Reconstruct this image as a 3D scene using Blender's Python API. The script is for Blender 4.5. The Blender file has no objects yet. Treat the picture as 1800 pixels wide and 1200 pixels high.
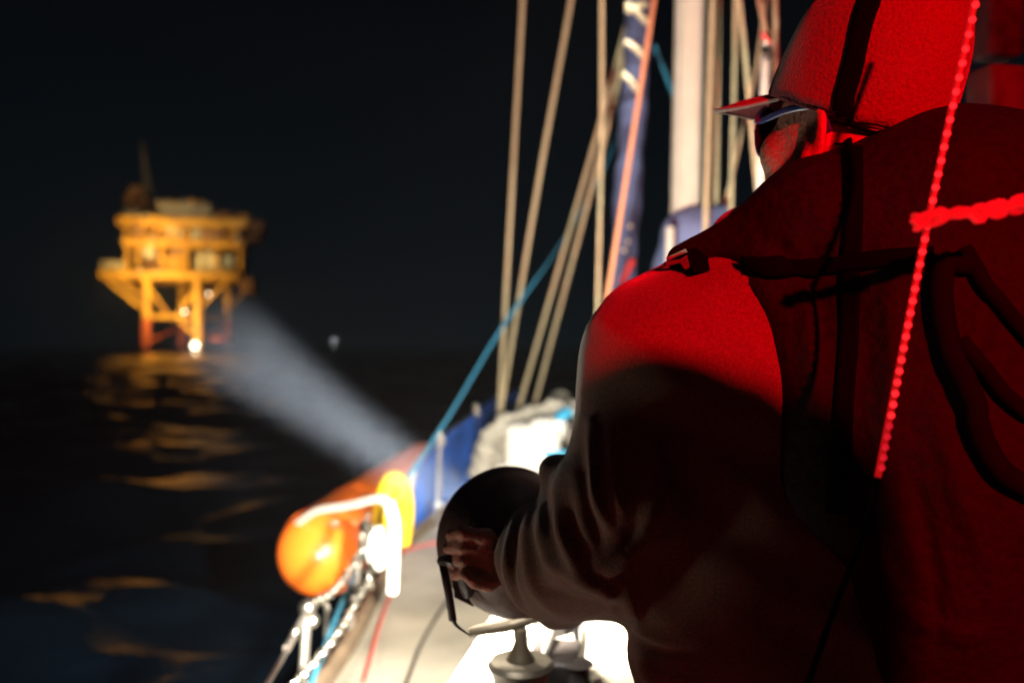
import bpy, bmesh, math, random
import numpy as np
from mathutils import Vector, Matrix
random.seed(4); RNG = np.random.default_rng(4)
R = math.radians
sc = bpy.context.scene
# ---------------------------------------------------------------- camera, world, exposure
H = 2.3                      # eye height above the water
F = 1400.0
def P(px, py, Y):            # point seen at a given place of the 1800x1200 photograph, Y metres ahead
    return Vector(((px-900)/F*Y, Y, H+(600-py)/F*Y))
def D(px, py, h=1.1):        # point on the deck (h below the eye)
    return P(px, py, F*h/(py-600))
cd = bpy.data.cameras.new('camera'); cam = bpy.data.objects.new('camera', cd); sc.collection.objects.link(cam)
cam.location = (0, 0, H); cam.rotation_euler = (R(90), 0, 0)
cd.lens = 28; cd.sensor_width = 36; cd.clip_start = 0.02; cd.clip_end = 3000
cd.dof.use_dof = True; cd.dof.focus_distance = 0.88; cd.dof.aperture_fstop = 2.2; cd.dof.aperture_blades = 9
sc.camera = cam
w = bpy.data.worlds.new('World'); sc.world = w; w.use_nodes = True
nt = w.node_tree; bg = nt.nodes['Background']
geo = nt.nodes.new('ShaderNodeNewGeometry'); sep = nt.nodes.new('ShaderNodeSeparateXYZ')
mr = nt.nodes.new('ShaderNodeMapRange'); rp = nt.nodes.new('ShaderNodeValToRGB')
nt.links.new(geo.outputs['Incoming'], sep.inputs[0]); nt.links.new(sep.outputs['Z'], mr.inputs[0])
mr.inputs[1].default_value = -0.45; mr.inputs[2].default_value = 0.0
rp.color_ramp.elements[0].color = (0.0004, 0.0015, 0.0021, 1); rp.color_ramp.elements[1].color = (0.0010, 0.0045, 0.0066, 1)
nt.links.new(mr.outputs[0], rp.inputs[0]); nt.links.new(rp.outputs[0], bg.inputs['Color']); bg.inputs['Strength'].default_value = 1.2
vs = sc.view_settings; vs.view_transform = 'Standard'; vs.look = 'None'; vs.exposure = 0; vs.gamma = 1; vs.use_curve_mapping = False
cy = sc.cycles
cy.max_bounces = 5; cy.diffuse_bounces = 3; cy.glossy_bounces = 3; cy.transmission_bounces = 4; cy.volume_bounces = 0
cy.sample_clamp_indirect = 4; cy.caustics_reflective = False; cy.caustics_refractive = False
cy.use_denoising = True
cy.use_light_tree = True

# ---------------------------------------------------------------- helpers
def M(name, col, rough=0.6, metal=0.0, var=0.25, scale=8.0, bump=0.0, bscale=60.0, sheen=0.0, spec=None, trans=0.0, emit=None, es=0.0, col2=None, coat=0.0, sss=0.0):
    m = bpy.data.materials.new(name); m.use_nodes = True
    n = m.node_tree.nodes; l = m.node_tree.links; b = n['Principled BSDF']
    b.inputs['Roughness'].default_value = rough; b.inputs['Metallic'].default_value = metal
    tc = n.new('ShaderNodeTexCoord'); nz = n.new('ShaderNodeTexNoise'); nz.inputs['Scale'].default_value = scale; nz.inputs['Detail'].default_value = 6
    l.new(tc.outputs['Object'], nz.inputs['Vector'])
    cr = n.new('ShaderNodeValToRGB'); cr.color_ramp.elements[0].position = .3; cr.color_ramp.elements[1].position = .7
    c2 = col2 if col2 else tuple(c*(1-var) for c in col)
    cr.color_ramp.elements[0].color = (*c2, 1); cr.color_ramp.elements[1].color = (*col, 1)
    l.new(nz.outputs['Fac'], cr.inputs[0]); l.new(cr.outputs[0], b.inputs['Base Color'])
    if bump:
        nb = n.new('ShaderNodeTexNoise'); nb.inputs['Scale'].default_value = bscale; nb.inputs['Detail'].default_value = 5
        l.new(tc.outputs['Object'], nb.inputs['Vector'])
        bp = n.new('ShaderNodeBump'); bp.inputs['Strength'].default_value = bump; bp.inputs['Distance'].default_value = 0.01
        l.new(nb.outputs['Fac'], bp.inputs['Height']); l.new(bp.outputs[0], b.inputs['Normal'])
    if sheen: b.inputs['Sheen Weight'].default_value = sheen; b.inputs['Sheen Roughness'].default_value = .4
    if spec is not None: b.inputs['Specular IOR Level'].default_value = spec
    if trans: b.inputs['Transmission Weight'].default_value = trans
    if coat: b.inputs['Coat Weight'].default_value = coat
    if sss: b.inputs['Subsurface Weight'].default_value = sss; b.inputs['Subsurface Scale'].default_value = .01
    if emit: b.inputs['Emission Color'].default_value = (*emit, 1); b.inputs['Emission Strength'].default_value = es
    return m
def meta(o, label=None, cat=None, group=None, kind=None):
    if label: o['label'] = label
    if cat: o['category'] = cat
    if group: o['group'] = group
    if kind: o['kind'] = kind
    return o
def link(name, me, mat, parent=None, smooth=True):
    o = bpy.data.objects.new(name, me); sc.collection.objects.link(o)
    if mat: me.materials.append(mat)
    if parent: o.parent = parent; o.matrix_parent_inverse = parent_inv(parent)
    if smooth:
        for p in me.polygons: p.use_smooth = True
    return o
def parent_inv(p):
    m = Matrix.Translation(p.location) @ p.rotation_euler.to_matrix().to_4x4()
    if p.parent: m = Matrix.Identity(4)
    return m.inverted()
def empty(name, loc, label=None, cat=None, group=None):
    o = bpy.data.objects.new(name, None); o.empty_display_size = .1; sc.collection.objects.link(o); o.location = loc
    return meta(o, label, cat, group)
def frame_of(t):
    t = t.normalized(); a = Vector((0, 0, 1)) if abs(t.z) < .9 else Vector((1, 0, 0))
    x = a.cross(t).normalized(); return x, t.cross(x).normalized()
def catmull(pts, n=8):
    pts = [Vector(p) for p in pts]
    if len(pts) < 3: return pts
    q = [2*pts[0]-pts[1]]+pts+[2*pts[-1]-pts[-2]]; out = []
    for i in range(1, len(q)-2):
        for j in range(n):
            t = j/n; a, b, c, d = q[i-1:i+3]
            out.append(.5*((2*b)+(c-a)*t+(2*a-5*b+4*c-d)*t*t+(3*b-a-3*c+d)*t**3))
    return out+[pts[-1]]
class B:                      # collects shapes into one mesh
    def __init__(s): s.v = []; s.f = []
    def add(s, v, f):
        k = len(s.v); s.v += [tuple(x) for x in v]; s.f += [tuple(i+k for i in q) for q in f]; return s
    def tube(s, pts, r, n=10, sm=0, flat=1.0, up=None):
        pts = catmull(pts, sm) if sm else [Vector(p) for p in pts]
        m = len(pts); rr = r if callable(r) else (lambda t: r)
        ref = None; rings = []
        for i, p in enumerate(pts):
            t = (pts[min(i+1, m-1)]-pts[max(i-1, 0)]).normalized()
            if up is not None: x = Vector(up).cross(t).normalized(); y = t.cross(x)
            elif ref is None: x, y = frame_of(t)
            else: x = (ref-t*ref.dot(t)).normalized(); y = t.cross(x)
            ref = x; a = rr(i/(m-1))
            rings += [p+x*a*math.cos(6.2832*k/n)+y*a*flat*math.sin(6.2832*k/n) for k in range(n)]
        f = [(i*n+k, i*n+(k+1) % n, (i+1)*n+(k+1) % n, (i+1)*n+k) for i in range(m-1) for k in range(n)]
        f += [tuple(range(n))[::-1], tuple((m-1)*n+k for k in range(n))]
        return s.add(rings, f)
    def box(s, c, d, rz=0, bev=0.0, rot=None):
        c = Vector(c); mat = rot if rot else Matrix.Rotation(rz, 3, 'Z')
        bm = bmesh.new(); bmesh.ops.create_cube(bm, size=1)
        for v in bm.verts: v.co = Vector((v.co.x*d[0], v.co.y*d[1], v.co.z*d[2]))
        if bev: bmesh.ops.bevel(bm, geom=bm.edges[:], offset=bev, segments=3, affect='EDGES', profile=.5)
        bm.verts.ensure_lookup_table(); bm.verts.index_update()
        s.add([c+mat@v.co for v in bm.verts], [tuple(v.index for v in f.verts) for f in bm.faces]); bm.free(); return s
    def ball(s, c, r, n=12, sc3=(1, 1, 1)):
        bm = bmesh.new(); bmesh.ops.create_uvsphere(bm, u_segments=n, v_segments=max(6, n*2//3), radius=r); bm.verts.index_update()
        s.add([Vector(c)+Vector((v.co.x*sc3[0], v.co.y*sc3[1], v.co.z*sc3[2])) for v in bm.verts], [tuple(v.index for v in f.verts) for f in bm.faces]); bm.free(); return s
    def lathe(s, prof, o, ax, n=32):   # prof: (t along axis, radius)
        x, y = frame_of(Vector(ax)); t = Vector(ax).normalized(); o = Vector(o)
        v = [o+t*a+(x*math.cos(6.2832*k/n)+y*math.sin(6.2832*k/n))*b for a, b in prof for k in range(n)]; m = len(prof)
        f = [(i*n+k, i*n+(k+1) % n, (i+1)*n+(k+1) % n, (i+1)*n+k) for i in range(m-1) for k in range(n)]
        return s.add(v, f)
    def mesh(s, name):
        me = bpy.data.meshes.new(name); me.from_pydata(s.v, [], s.f); me.validate(); me.update()
        bm = bmesh.new(); bm.from_mesh(me); bmesh.ops.recalc_face_normals(bm, faces=bm.faces[:]); bm.to_mesh(me); bm.free(); return me
    def build(s, name, mat, parent=None, smooth=True, **k):
        o = link(name, s.mesh(name), mat, parent, smooth)
        if smooth and k.pop('auto', True):
            me = o.data
            try: me.set_sharp_from_angle(angle=R(40))
            except Exception: pass
        return meta(o, **k)

# signed-distance sculpting (continuous bodies and clothes)
class Field:
    def __init__(s, lo, hi, h):
        s.lo = np.array(lo, float); s.h = h; s.n = np.ceil((np.array(hi)-s.lo)/h).astype(int)+1
        s.D = np.full(s.n, .2, np.float32)
    def box(s, lo, hi):
        a = np.maximum(0, np.floor((np.array(lo)-s.lo)/s.h).astype(int)); b = np.minimum(s.n, np.ceil((np.array(hi)-s.lo)/s.h).astype(int)+1)
        if (b <= a).any(): return None, None
        g = np.meshgrid(*[s.lo[i]+s.h*np.arange(a[i], b[i], dtype=np.float32) for i in range(3)], indexing='ij')
        return tuple(slice(a[i], b[i]) for i in range(3)), np.stack(g, -1)
    def put(s, sl, d, k, sub=False):
        a = s.D[sl]
        if sub:
            d = -d; h = np.maximum(k-np.abs(a-d), 0)/k; s.D[sl] = np.maximum(a, d)+h*h*k*.25
        else:
            h = np.maximum(k-np.abs(a-d), 0)/k; s.D[sl] = np.minimum(a, d)-h*h*k*.25
    def cone(s, a, b, r0, r1, k=.03, sub=False):
        a = np.array(a); b = np.array(b); pad = max(r0, r1)+k+.03
        sl, g = s.box(np.minimum(a, b)-pad, np.maximum(a, b)+pad)
        if sl is None: return s
        ab = b-a; t = np.clip(((g-a)@ab)/max(ab@ab, 1e-9), 0, 1)
        s.put(sl, np.linalg.norm(g-a-t[..., None]*ab, axis=-1)-(r0+t*(r1-r0)), k, sub); return s
    def ell(s, c, r, rot=None, k=.03, sub=False):
        c = np.array(c); r = np.array(r, float); pad = r.max()+k+.03
        sl, g = s.box(c-pad, c+pad)
        if sl is None: return s
        q = g-c
        if rot is not None: q = q@np.array(rot)          # columns of rot = local axes
        k0 = np.linalg.norm(q/r, axis=-1); k1 = np.linalg.norm(q/r**2, axis=-1)+1e-9
        s.put(sl, k0*(k0-1)/k1, k, sub); return s
    def cut(s, p, nrm, k=.01):   # remove the side nrm points to
        nrm = np.array(nrm)/np.linalg.norm(nrm); sl, g = s.box(s.lo, s.lo+s.n*s.h)
        s.put(sl, -((g-np.array(p))@nrm), k, True); return s
    def verts(s):
        Dn = s.D; neg = Dn < 0; c = [slice(0, -1), slice(1, None)]
        tot = sum(neg[c[i], c[j], c[k]].astype(np.int8) for i in (0, 1) for j in (0, 1) for k in (0, 1))
        act = (tot > 0) & (tot < 8); idx = np.full(act.shape, -1, np.int64); ii = np.argwhere(act); idx[act] = np.arange(len(ii))
        acc = np.zeros((len(ii), 3)); cnt = np.zeros(len(ii))
        cs = [(i, j, k) for i in (0, 1) for j in (0, 1) for k in (0, 1)]
        for p in cs:
            for ax in range(3):
                if p[ax] == 0:
                    q = list(p); q[ax] = 1
                    a = Dn[ii[:, 0]+p[0], ii[:, 1]+p[1], ii[:, 2]+p[2]]; b = Dn[ii[:, 0]+q[0], ii[:, 1]+q[1], ii[:, 2]+q[2]]
                    m = (a < 0) != (b < 0); t = np.where(m, a/np.where(m, a-b, 1), 0)
                    pt = np.array(p, float)[None].repeat(len(ii), 0); pt[:, ax] += t
                    acc += pt*m[:, None]; cnt += m
        V = s.lo+s.h*(ii+acc/cnt[:, None]); Fs = []
        for ax in range(3):
            u, v = (ax+1) % 3, (ax+2) % 3
            a = [slice(None)]*3; b = [slice(None)]*3; a[ax] = slice(0, -1); b[ax] = slice(1, None)
            A = neg[tuple(a)]; Bn = neg[tuple(b)]; e = np.argwhere(A != Bn)
            e = e[(e[:, u] > 0) & (e[:, v] > 0) & (e[:, u] < act.shape[u]) & (e[:, v] < act.shape[v])]
            def cell(du, dv):
                c_ = e.copy(); c_[:, u] -= du; c_[:, v] -= dv; return idx[c_[:, 0], c_[:, 1], c_[:, 2]]
            q = np.stack([cell(1, 1), cell(0, 1), cell(0, 0), cell(1, 0)], 1)
            inn = A[e[:, 0], e[:, 1], e[:, 2]]; q[~inn] = q[~inn][:, ::-1]; Fs.append(q)
        return V, np.concatenate(Fs)
def np_mesh(name, V, Fq):
    me = bpy.data.meshes.new(name); me.vertices.add(len(V)); me.vertices.foreach_set('co', np.asarray(V, np.float32).ravel())
    me.loops.add(Fq.size); me.loops.foreach_set('vertex_index', Fq.astype(np.int32).ravel())
    me.polygons.add(len(Fq)); me.polygons.foreach_set('loop_start', np.arange(0, Fq.size, Fq.shape[1], dtype=np.int32))
    me.update(calc_edges=True); me.validate(); return me
def normals(V, Fq):
    n = np.cross(V[Fq[:, 2]]-V[Fq[:, 0]], V[Fq[:, 3]]-V[Fq[:, 1]]); N = np.zeros_like(V)
    for i in range(4): np.add.at(N, Fq[:, i], n)
    return N/(np.linalg.norm(N, axis=1, keepdims=True)+1e-12)
def relax(V, Fq, it=2, lam=.5):
    for _ in range(it):
        A = np.zeros_like(V); c = np.zeros(len(V))
        for i in range(4):
            for j in (1, 3): np.add.at(A, Fq[:, i], V[Fq[:, (i+j) % 4]]); np.add.at(c, Fq[:, i], 1)
        V = V+(A/np.maximum(c, 1)[:, None]-V)*lam
    return V
def scr(V): return np.stack([900+F*V[:, 0]/V[:, 1], 600-F*(V[:, 2]-H)/V[:, 1]], 1)
def crease(V, Fq, folds):     # folds in cloth: (points, half width px, height m) ridges (+) and valleys (-)
    N = normals(V, Fq); S = scr(V); facing = np.clip((-(N*(V-np.array([0, 0, H]))/np.linalg.norm(V-np.array([0, 0, H]), axis=1)[:, None]).sum(1)+.25)*2, 0, 1)
    disp = np.zeros(len(V))
    for pts, wd, am in folds:
        q = np.array([p[:2] for p in catmull([(a, b, 0) for a, b in pts], 6)]); best = np.full(len(V), 1e9); tt = np.zeros(len(V))
        for i in range(len(q)-1):
            d = q[i+1]-q[i]; t = np.clip(((S-q[i])@d)/(d@d+1e-9), 0, 1); e = np.linalg.norm(S-q[i]-t[:, None]*d, axis=1)
            m = e < best; best[m] = e[m]; tt[m] = ((i+t)/(len(q)-1))[m]
        disp += am*np.exp(-(best/wd)**2)*np.sin(np.pi*np.clip(tt, .04, .96))**.5
    return V+N*(disp*facing)[:, None]
def light(name, kind, loc, power, col, parent=None, **k):
    ld = bpy.data.lights.new(name, kind); ld.energy = power; ld.color = col
    aim = k.pop('aim', None)
    for a, b in k.items(): setattr(ld, a, b)
    o = bpy.data.objects.new(name, ld); sc.collection.objects.link(o); o.location = loc
    if aim is not None: o.rotation_euler = (Vector(aim)-Vector(loc)).to_track_quat('-Z', 'Y').to_euler()
    if parent: o.parent = parent; o.matrix_parent_inverse = parent_inv(parent)
    return o

WHITE = (1.0, .89, .71); RED = (1.0, .0, .006)
# ---------------------------------------------------------------- materials
m_gel = M('deck_gelcoat', (.45, .42, .36), .5, var=.35, scale=4, bump=.25, bscale=220)
m_white = M('white_gelcoat', (.8, .79, .76), .3, var=.06, scale=4)
m_toe = M('toe_rail_wood', (.22, .16, .11), .6, var=.4, scale=14)
m_steel = M('stainless_steel', (.62, .6, .56), .28, .9, var=.15, scale=20)
m_wire = M('rigging_wire', (.86, .73, .48), .42, .15, var=.25, scale=30)
m_mast = M('mast_aluminium', (.86, .84, .74), .42, .0, var=.15, scale=7)
m_rope_w = M('white_rope', (.82, .8, .74), .8, var=.2, scale=90, bump=.6, bscale=300)
m_rope_b = M('blue_rope', (.05, .36, .62), .8, var=.3, scale=120, bump=.6, bscale=300)
m_rope_r = M('salmon_rope', (.72, .3, .16), .8, var=.3, scale=120)
m_rope_k = M('black_rope_and_shade', (.003, .003, .004), .9, spec=.05, var=.3, scale=60)  # also used for the shade curves on the vest
m_orange = M('orange_vinyl', (.95, .20, .02), .28, var=.12, scale=5, bump=.15, bscale=30, coat=.5)
m_yellow = M('yellow_foam_cover', (.85, .55, .01), .6, var=.2, scale=10, bump=.4, bscale=25)
m_blue = M('blue_canvas', (.03, .17, .8), .75, var=.35, scale=6, bump=.5, bscale=18)
m_navy = M('navy_sail_cover', (.09, .12, .26), .8, var=.35, scale=10, bump=.4, bscale=25)
m_bluebag = M('pale_blue_canvas', (.2, .26, .52), .8, var=.25, scale=6, bump=.4, bscale=14)
m_sail = M('grey_sailcloth', (.52, .49, .42), .8, var=.35, scale=9, bump=.6, bscale=16)
m_cyan = M('cyan_canvas', (.03, .42, .75), .6, var=.2)
m_dark = M('dark_plastic', (.03, .026, .026), .42, var=.3, scale=12)
m_black = M('black_webbing_and_shade', (.0015, .0015, .002), .9, spec=.03, var=.3, scale=80, bump=.3, bscale=400)  # also used for the shade bands on cap and vest
m_chrome = M('chrome', (.7, .68, .62), .28, 1, var=.1)
m_hood = M('brown_fleece', (.19, .135, .10), .95, var=.4, scale=330, bump=.3, bscale=700, sheen=.6, spec=.1)
m_vest = M('dark_vest_fabric', (.0075, .0055, .0075), .85, var=.6, scale=140, bump=.5, bscale=70, spec=.2)
m_cap = M('cap_cotton', (.19, .03, .04), .95, var=.3, scale=300, bump=.5, bscale=260, sheen=.3, spec=.1)
m_skin = M('skin', (.40, .19, .13), .55, var=.2, scale=45, bump=.35, bscale=160, sss=.08)
m_hair = M('grey_hair', (.42, .38, .35), .6, var=.3, scale=60)
m_frame = M('spectacle_frame', (.05, .13, .45), .2, var=.2, coat=1)
m_glass = M('spectacle_lens', (.012, .012, .016), .03, var=.02, coat=1, spec=1.0)
m_trous = M('dark_trousers', (.03, .032, .04), .9, var=.3, scale=20)
m_led = M('red_led', (.3, .0, .0), .4, emit=(1, .012, .016), es=2.4)
m_ledtube = M('led_tube', (.12, .004, .005), .35, var=.2, emit=(1, .01, .012), es=.42)
m_redstrap = M('painted_red_glow', (.5, .4, .38), .8, var=.7, scale=26, bump=.8, bscale=60, emit=(1, .006, .008), es=.42)  # red light on tape and cord put in as their own emission
m_lens = M('lamp_lens', (.9, .9, .9), .05, emit=(1, .95, .85), es=30)

# ---------------------------------------------------------------- sea
def sea():
    ys = np.concatenate([np.geomspace(1.2, 520, 520)]); an = np.linspace(-.95, .95, 420)
    Y = ys[:, None]*np.ones_like(an)[None]; X = Y*np.tan(an)[None]
    Z = np.zeros_like(X); rg = np.random.default_rng(23)
    for i in range(46):
        L = 10**rg.uniform(-.1, .95); th = R(90)+rg.normal(0, .42)
        k = 6.2832/L; ph = rg.uniform(0, 6.28); am = .0092*L
        att = np.exp(-(Y*np.diff(ys, append=ys[-1]*1.012)[:, None]/Y/(L*.45))**2)
        wob = .6*np.sin(X*.21/L**.3+i)+.6*np.sin(Y*.13+i*2)
        s = np.sin(k*(X*math.cos(th)+Y*math.sin(th))+ph+wob)
        Z += am*att*(s+.25*np.sin(2*(k*(X*math.cos(th)+Y*math.sin(th))+ph+wob)))
    V = np.stack([X, Y, Z-.02], -1).reshape(-1, 3); n, m = X.shape
    i = np.arange(n-1)[:, None]*m+np.arange(m-1)[None]; Fq = np.stack([i, i+1, i+m+1, i+m], -1).reshape(-1, 4)
    mt = M('sea_water', (.006, .018, .034), .09, var=.3, scale=.2, spec=.55)
    n_ = mt.node_tree.nodes; l = mt.node_tree.links; b = n_['Principled BSDF']; b.inputs['IOR'].default_value = 1.33
    tc = n_.new('ShaderNodeTexCoord'); a = n_.new('ShaderNodeTexNoise'); a.inputs['Scale'].default_value = 3.0; a.inputs['Detail'].default_value = 9
    mp = n_.new('ShaderNodeMapping'); mp.inputs['Scale'].default_value = (.6, 1.3, 1)
    l.new(tc.outputs['Object'], mp.inputs[0]); l.new(mp.outputs[0], a.inputs['Vector'])
    bp = n_.new('ShaderNodeBump'); bp.inputs['Strength'].default_value = .9; bp.inputs['Distance'].default_value = .05
    l.new(a.outputs['Fac'], bp.inputs['Height']); l.new(bp.outputs[0], b.inputs['Normal'])
    meta(link('sea', np_mesh('sea', V, Fq), mt), kind='structure')
    # the water round and behind the boat
    Bk = B(); n = 40; g = [(-520+i*26, -520+j*13.01) for j in range(n+1) for i in range(n+1)]
    Bk.add([(x, y, -.05) for x, y in g], [(j*(n+1)+i, j*(n+1)+i+1, (j+1)*(n+1)+i+1, (j+1)*(n+1)+i) for j in range(n) for i in range(n)])
    o = Bk.build('sea', mt, kind='structure')
sea()

# ---------------------------------------------------------------- boat: deck, hull, coaming
boat = empty('sailing_boat', (0, 0, 0), 'pale sailing boat whose lit side deck runs forward from the cockpit to the bow', 'sailboat')
ax_a = math.atan((1175-900)/F); U = Vector((math.sin(ax_a), math.cos(ax_a), 0)); W = Vector((-math.cos(ax_a), math.sin(ax_a), 0))
def BV(u, v, z): return U*u+W*v+Vector((0, 0, H+z))
port = [(2.0-3.5, 1.02), (0.5, 1.08), (1.5, 1.08)]
for px, py in ((567, 1200), (670, 1022), (705, 965), (865, 832), (960, 772)):
    p = D(px, py); port.append((p.xy.dot(U.xy), p.xy.dot(W.xy)))
port += [(10.8, 1.15), (12.4, .7), (13.6, .03)]
pc = [(q.x, q.y) for q in catmull([(a, b, 0) for a, b in port], 5)]
HD = -1.1
def deckbuild():
    v = []; f = []; C = 8
    for u, vv in pc:
        for k in range(C+1):
            s = vv*(1-2*k/C); v.append(BV(u, s, HD+.03*(1-(s/max(vv, .1))**2)))
    n = len(pc); f = [(i*(C+1)+k, i*(C+1)+k+1, (i+1)*(C+1)+k+1, (i+1)*(C+1)+k) for i in range(n-1) for k in range(C)]
    B().add(v, f).build('deck', m_gel, boat)
    hb = B()
    for sg in (1, -1):
        v = []; prof = [(1.0, HD-.004), (1.02, HD-.25), (.98, HD-.6), (.86, HD-1.0), (.6, -H-.25)]
        for i, (u, vv) in enumerate(pc):
            for s, z in prof: v.append(BV(u-(z-HD)*-.12 if u > 9 else u, sg*vv*s, z))
        m = len(prof); hb.add(v, [(i*m+k, i*m+k+1, (i+1)*m+k+1, (i+1)*m+k) for i in range(n-1) for k in range(m-1)])
    v = [BV(pc[0][0], pc[0][1]*s*sg, z) for sg in (1, -1) for s, z in prof]
    hb.add(v, [(k, k+1, k+1+m, k+m) for k in range(m-1)])
    hb.build('hull', m_white, boat)
    for sg in (1, -1):
        B().tube([BV(u, sg*(vv-.02), HD+.03) for u, vv in pc], .028, 8, flat=1.3).build('toe_rail', m_toe, boat)
deckbuild()
# deck seams: black and red lines lying on the deck
# cockpit coaming, bridge deck, cabin side
def prism(poly, z0, z1, mat, name, bev=.02, parent=boat):
    bm = bmesh.new(); vs_ = [bm.verts.new((x, y, z0)) for x, y in poly]; fc = bm.faces.new(vs_)
    r = bmesh.ops.extrude_face_region(bm, geom=[fc]); 
    for g in r['geom']:
        if isinstance(g, bmesh.types.BMVert): g.co.z = z1
    if bev: bmesh.ops.bevel(bm, geom=[e for e in bm.edges if abs(e.verts[0].co.z-z1) < 1e-5 or abs(e.verts[1].co.z-z1) < 1e-5], offset=bev, segments=3, affect='EDGES')
    bmesh.ops.recalc_face_normals(bm, faces=bm.faces[:]); me = bpy.data.meshes.new(name); bm.to_mesh(me); bm.free()
    o = link(name, me, mat, parent, True); me.set_sharp_from_angle(angle=R(35)); return o
def bxy(u, v): q = BV(u, v, 0); return (q.x, q.y)
zc = H-.62
prism([bxy(-.6, .41), bxy(-.6, .26), bxy(2.05, .26), bxy(2.05, .41)], H-1.45, zc, m_white, 'coaming', .03)
def zxy(px, py, h=.65): q = P(px, py, F*h/(py-600)); return (q.x, q.y)
prism([zxy(985, 1195), zxy(1400, 1085), zxy(1400, 1000), zxy(955, 1122)], H-1.45, H-.65, m_gel, 'bridge_deck', .015)
prism([bxy(2.1, .46), bxy(2.1, -.46), bxy(4.2, -.42), bxy(4.2, .42)], H-1.13, H-.86, m_white, 'cabin_trunk', .06)
prism([bxy(-1.2, .255), bxy(-1.2, -.9), bxy(1.69, -.9), bxy(1.69, .255)], H-1.5, H-1.43, m_gel, 'cockpit_sole', .0)

# ---------------------------------------------------------------- mast, boom cover, rigging
mb = P(1205, 395, 4.3)
mt_ = P(1222, -400, 4.3)
mroot = empty('mast', (mb.x, mb.y, HD+H), 'thick cream aluminium mast brightly lit, its foot hidden by a pale blue sail cover', 'mast')
md = (mt_-mb).normalized(); base = mb+md*((HD+H-mb.z)/md.z)
mm = B(); mm.tube([base, mt_], .082, 20, flat=1.0); mm.build('spar', m_mast, mroot)
for off, r in ((-.045, .012), (-.005, .012), (.03, .010)):
    B().tube([mb+Vector((off, -.084, 0)), mt_+Vector((off, -.084, 0))], r, 8).build('sail_track', m_mast, mroot)
B().tube([mb+Vector((.15, -.05, -.1)), mt_+Vector((.13, -.05, 0))], .013, 8).build('halyard', m_wire, mroot)
# pale blue cover at the mast foot
fb = Field((.55, 3.6, 1.6), (1.5, 4.75, 3.3), .025)
c = P(1215, 500, 4.2); fb.ell(c, (.2, .22, .42), k=.05); fb.cone(c+Vector((.02, 0, .25)), c+Vector((.16, .0, .3)), .13, .12, k=.08)
V, Q = fb.verts(); V = relax(V, Q, 2); N = normals(V, Q); V = V+N*(.008*np.sin(V[:, 2]*26+V[:, 0]*9))[:, None]
meta(link('sail_cover', np_mesh('sail_cover', V, Q), m_bluebag), 'pale blue canvas cover bundled round the foot of the mast', 'sail cover')
B().tube([P(1178, 400, 3.9), P(1176, 500, 3.9)], .022, 10).build('cover_tie', m_rope_w, label='white tie hanging from the mast over the pale blue cover', cat='tie')

def stay(pts, r, mat, name, label, cat='stay', group=None, sm=0, flat=1.0):
    q = [P(*p) for p in pts]
    if 'knotted shackle' in label: q[0] = q[0]+(q[0]-q[1]).normalized()*2.5
    elif mat is not m_rope_b:      # run each line on up towards the masthead and down to the deck
        q[0] = q[0]+(q[0]-q[1]).normalized()*2.5; d = (q[-1]-q[-2]).normalized()
        if d.z < -.2: q.append(q[-1]+d*min(4, (q[-1].z-H-HD)/-d.z))
    return B().tube(q, r, 8, sm).build(name, mat, label=label, cat=cat, group=group)
G = 'stays and ropes rising from the port rail'
stay([(925, -120, 5.0), (919, 0, 5.0), (878, 712, 5.7)], .015, m_wire, 'shroud', 'leftmost steep tan shroud crossing the black sky', 'shroud', G)
stay([(1020, -90, 4.9), (1004, 0, 4.9), (945, 330, 5.2), (884, 700, 5.7)], .015, m_wire, 'shroud', 'second tan shroud from the left, leaning right above the blue cloth', 'shroud', G, 6)
stay([(1058, -100, 3.8), (1058, 250, 3.9), (1050, 560, 4.0)], .010, m_wire, 'shroud', 'upright tan shroud left of the furled navy sail, meeting the shoulder', 'shroud', G)
stay([(1130, -60, 4.9), (1050, 235, 5.2), (913, 712, 5.8)], .0145, m_wire, 'shroud', 'slanting tan shroud that crosses behind the upright one, third at the rail', 'shroud', G)
stay([(1125, -40, 4.8), (1098, 90, 4.9), (1040, 330, 5.2), (948, 680, 5.8)], .0145, m_wire, 'shroud', 'slanting tan shroud nearest the shoulder at its lower end', 'shroud', G, 5)
stay([(1160, -70, 3.1), (1150, 0, 3.1), (1062, 560, 3.2)], .010, m_rope_r, 'halyard_rope', 'salmon pink rope running down across the furled navy sail', 'rope')
stay([(1256, -100, 4.0), (1240, 400, 4.0)], .014, m_wire, 'halyard_rope', 'tan line close along the right edge of the mast', 'rope')
G2 = 'lines between the mast and the red cap'
stay([(1294, -80, 3.9), (1292, 100, 3.9), (1285, 358, 3.9)], .0105, m_wire, 'running_line', 'upright tan line right of the mast ending above the collar', 'line', G2)
stay([(1292, -80, 3.6), (1312, 120, 3.6), (1330, 318, 3.6)], .0105, m_wire, 'running_line', 'tan line slanting down right to behind the spectacles', 'line', G2)
stay([(1355, -60, 4.4), (1330, 120, 4.4), (1275, 360, 4.4)], .009, m_wire, 'running_line', 'thin tan line slanting down left behind the cap brim', 'line', G2)
stay([(1322, -60, 3.1), (1350, 75, 3.1)], .010, m_wire, 'running_line', 'short tan line dropping into the knotted shackle', 'line', G2)
stay([(1362, -60, 3.4), (1364, 90, 3.4)], .0105, m_wire, 'running_line', 'tan line hugging the front of the red cap', 'line', G2)
kn = empty('shackle_line', P(1348, 75, 3.1), 'bright thick line with a knotted shackle beside the cap', 'line')
B().tube([P(1346, 98, 3.1), P(1336, 360, 3.1), P(1315, 1090, 3.1)], .016, 10).build('line', m_rope_w, kn)
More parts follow.
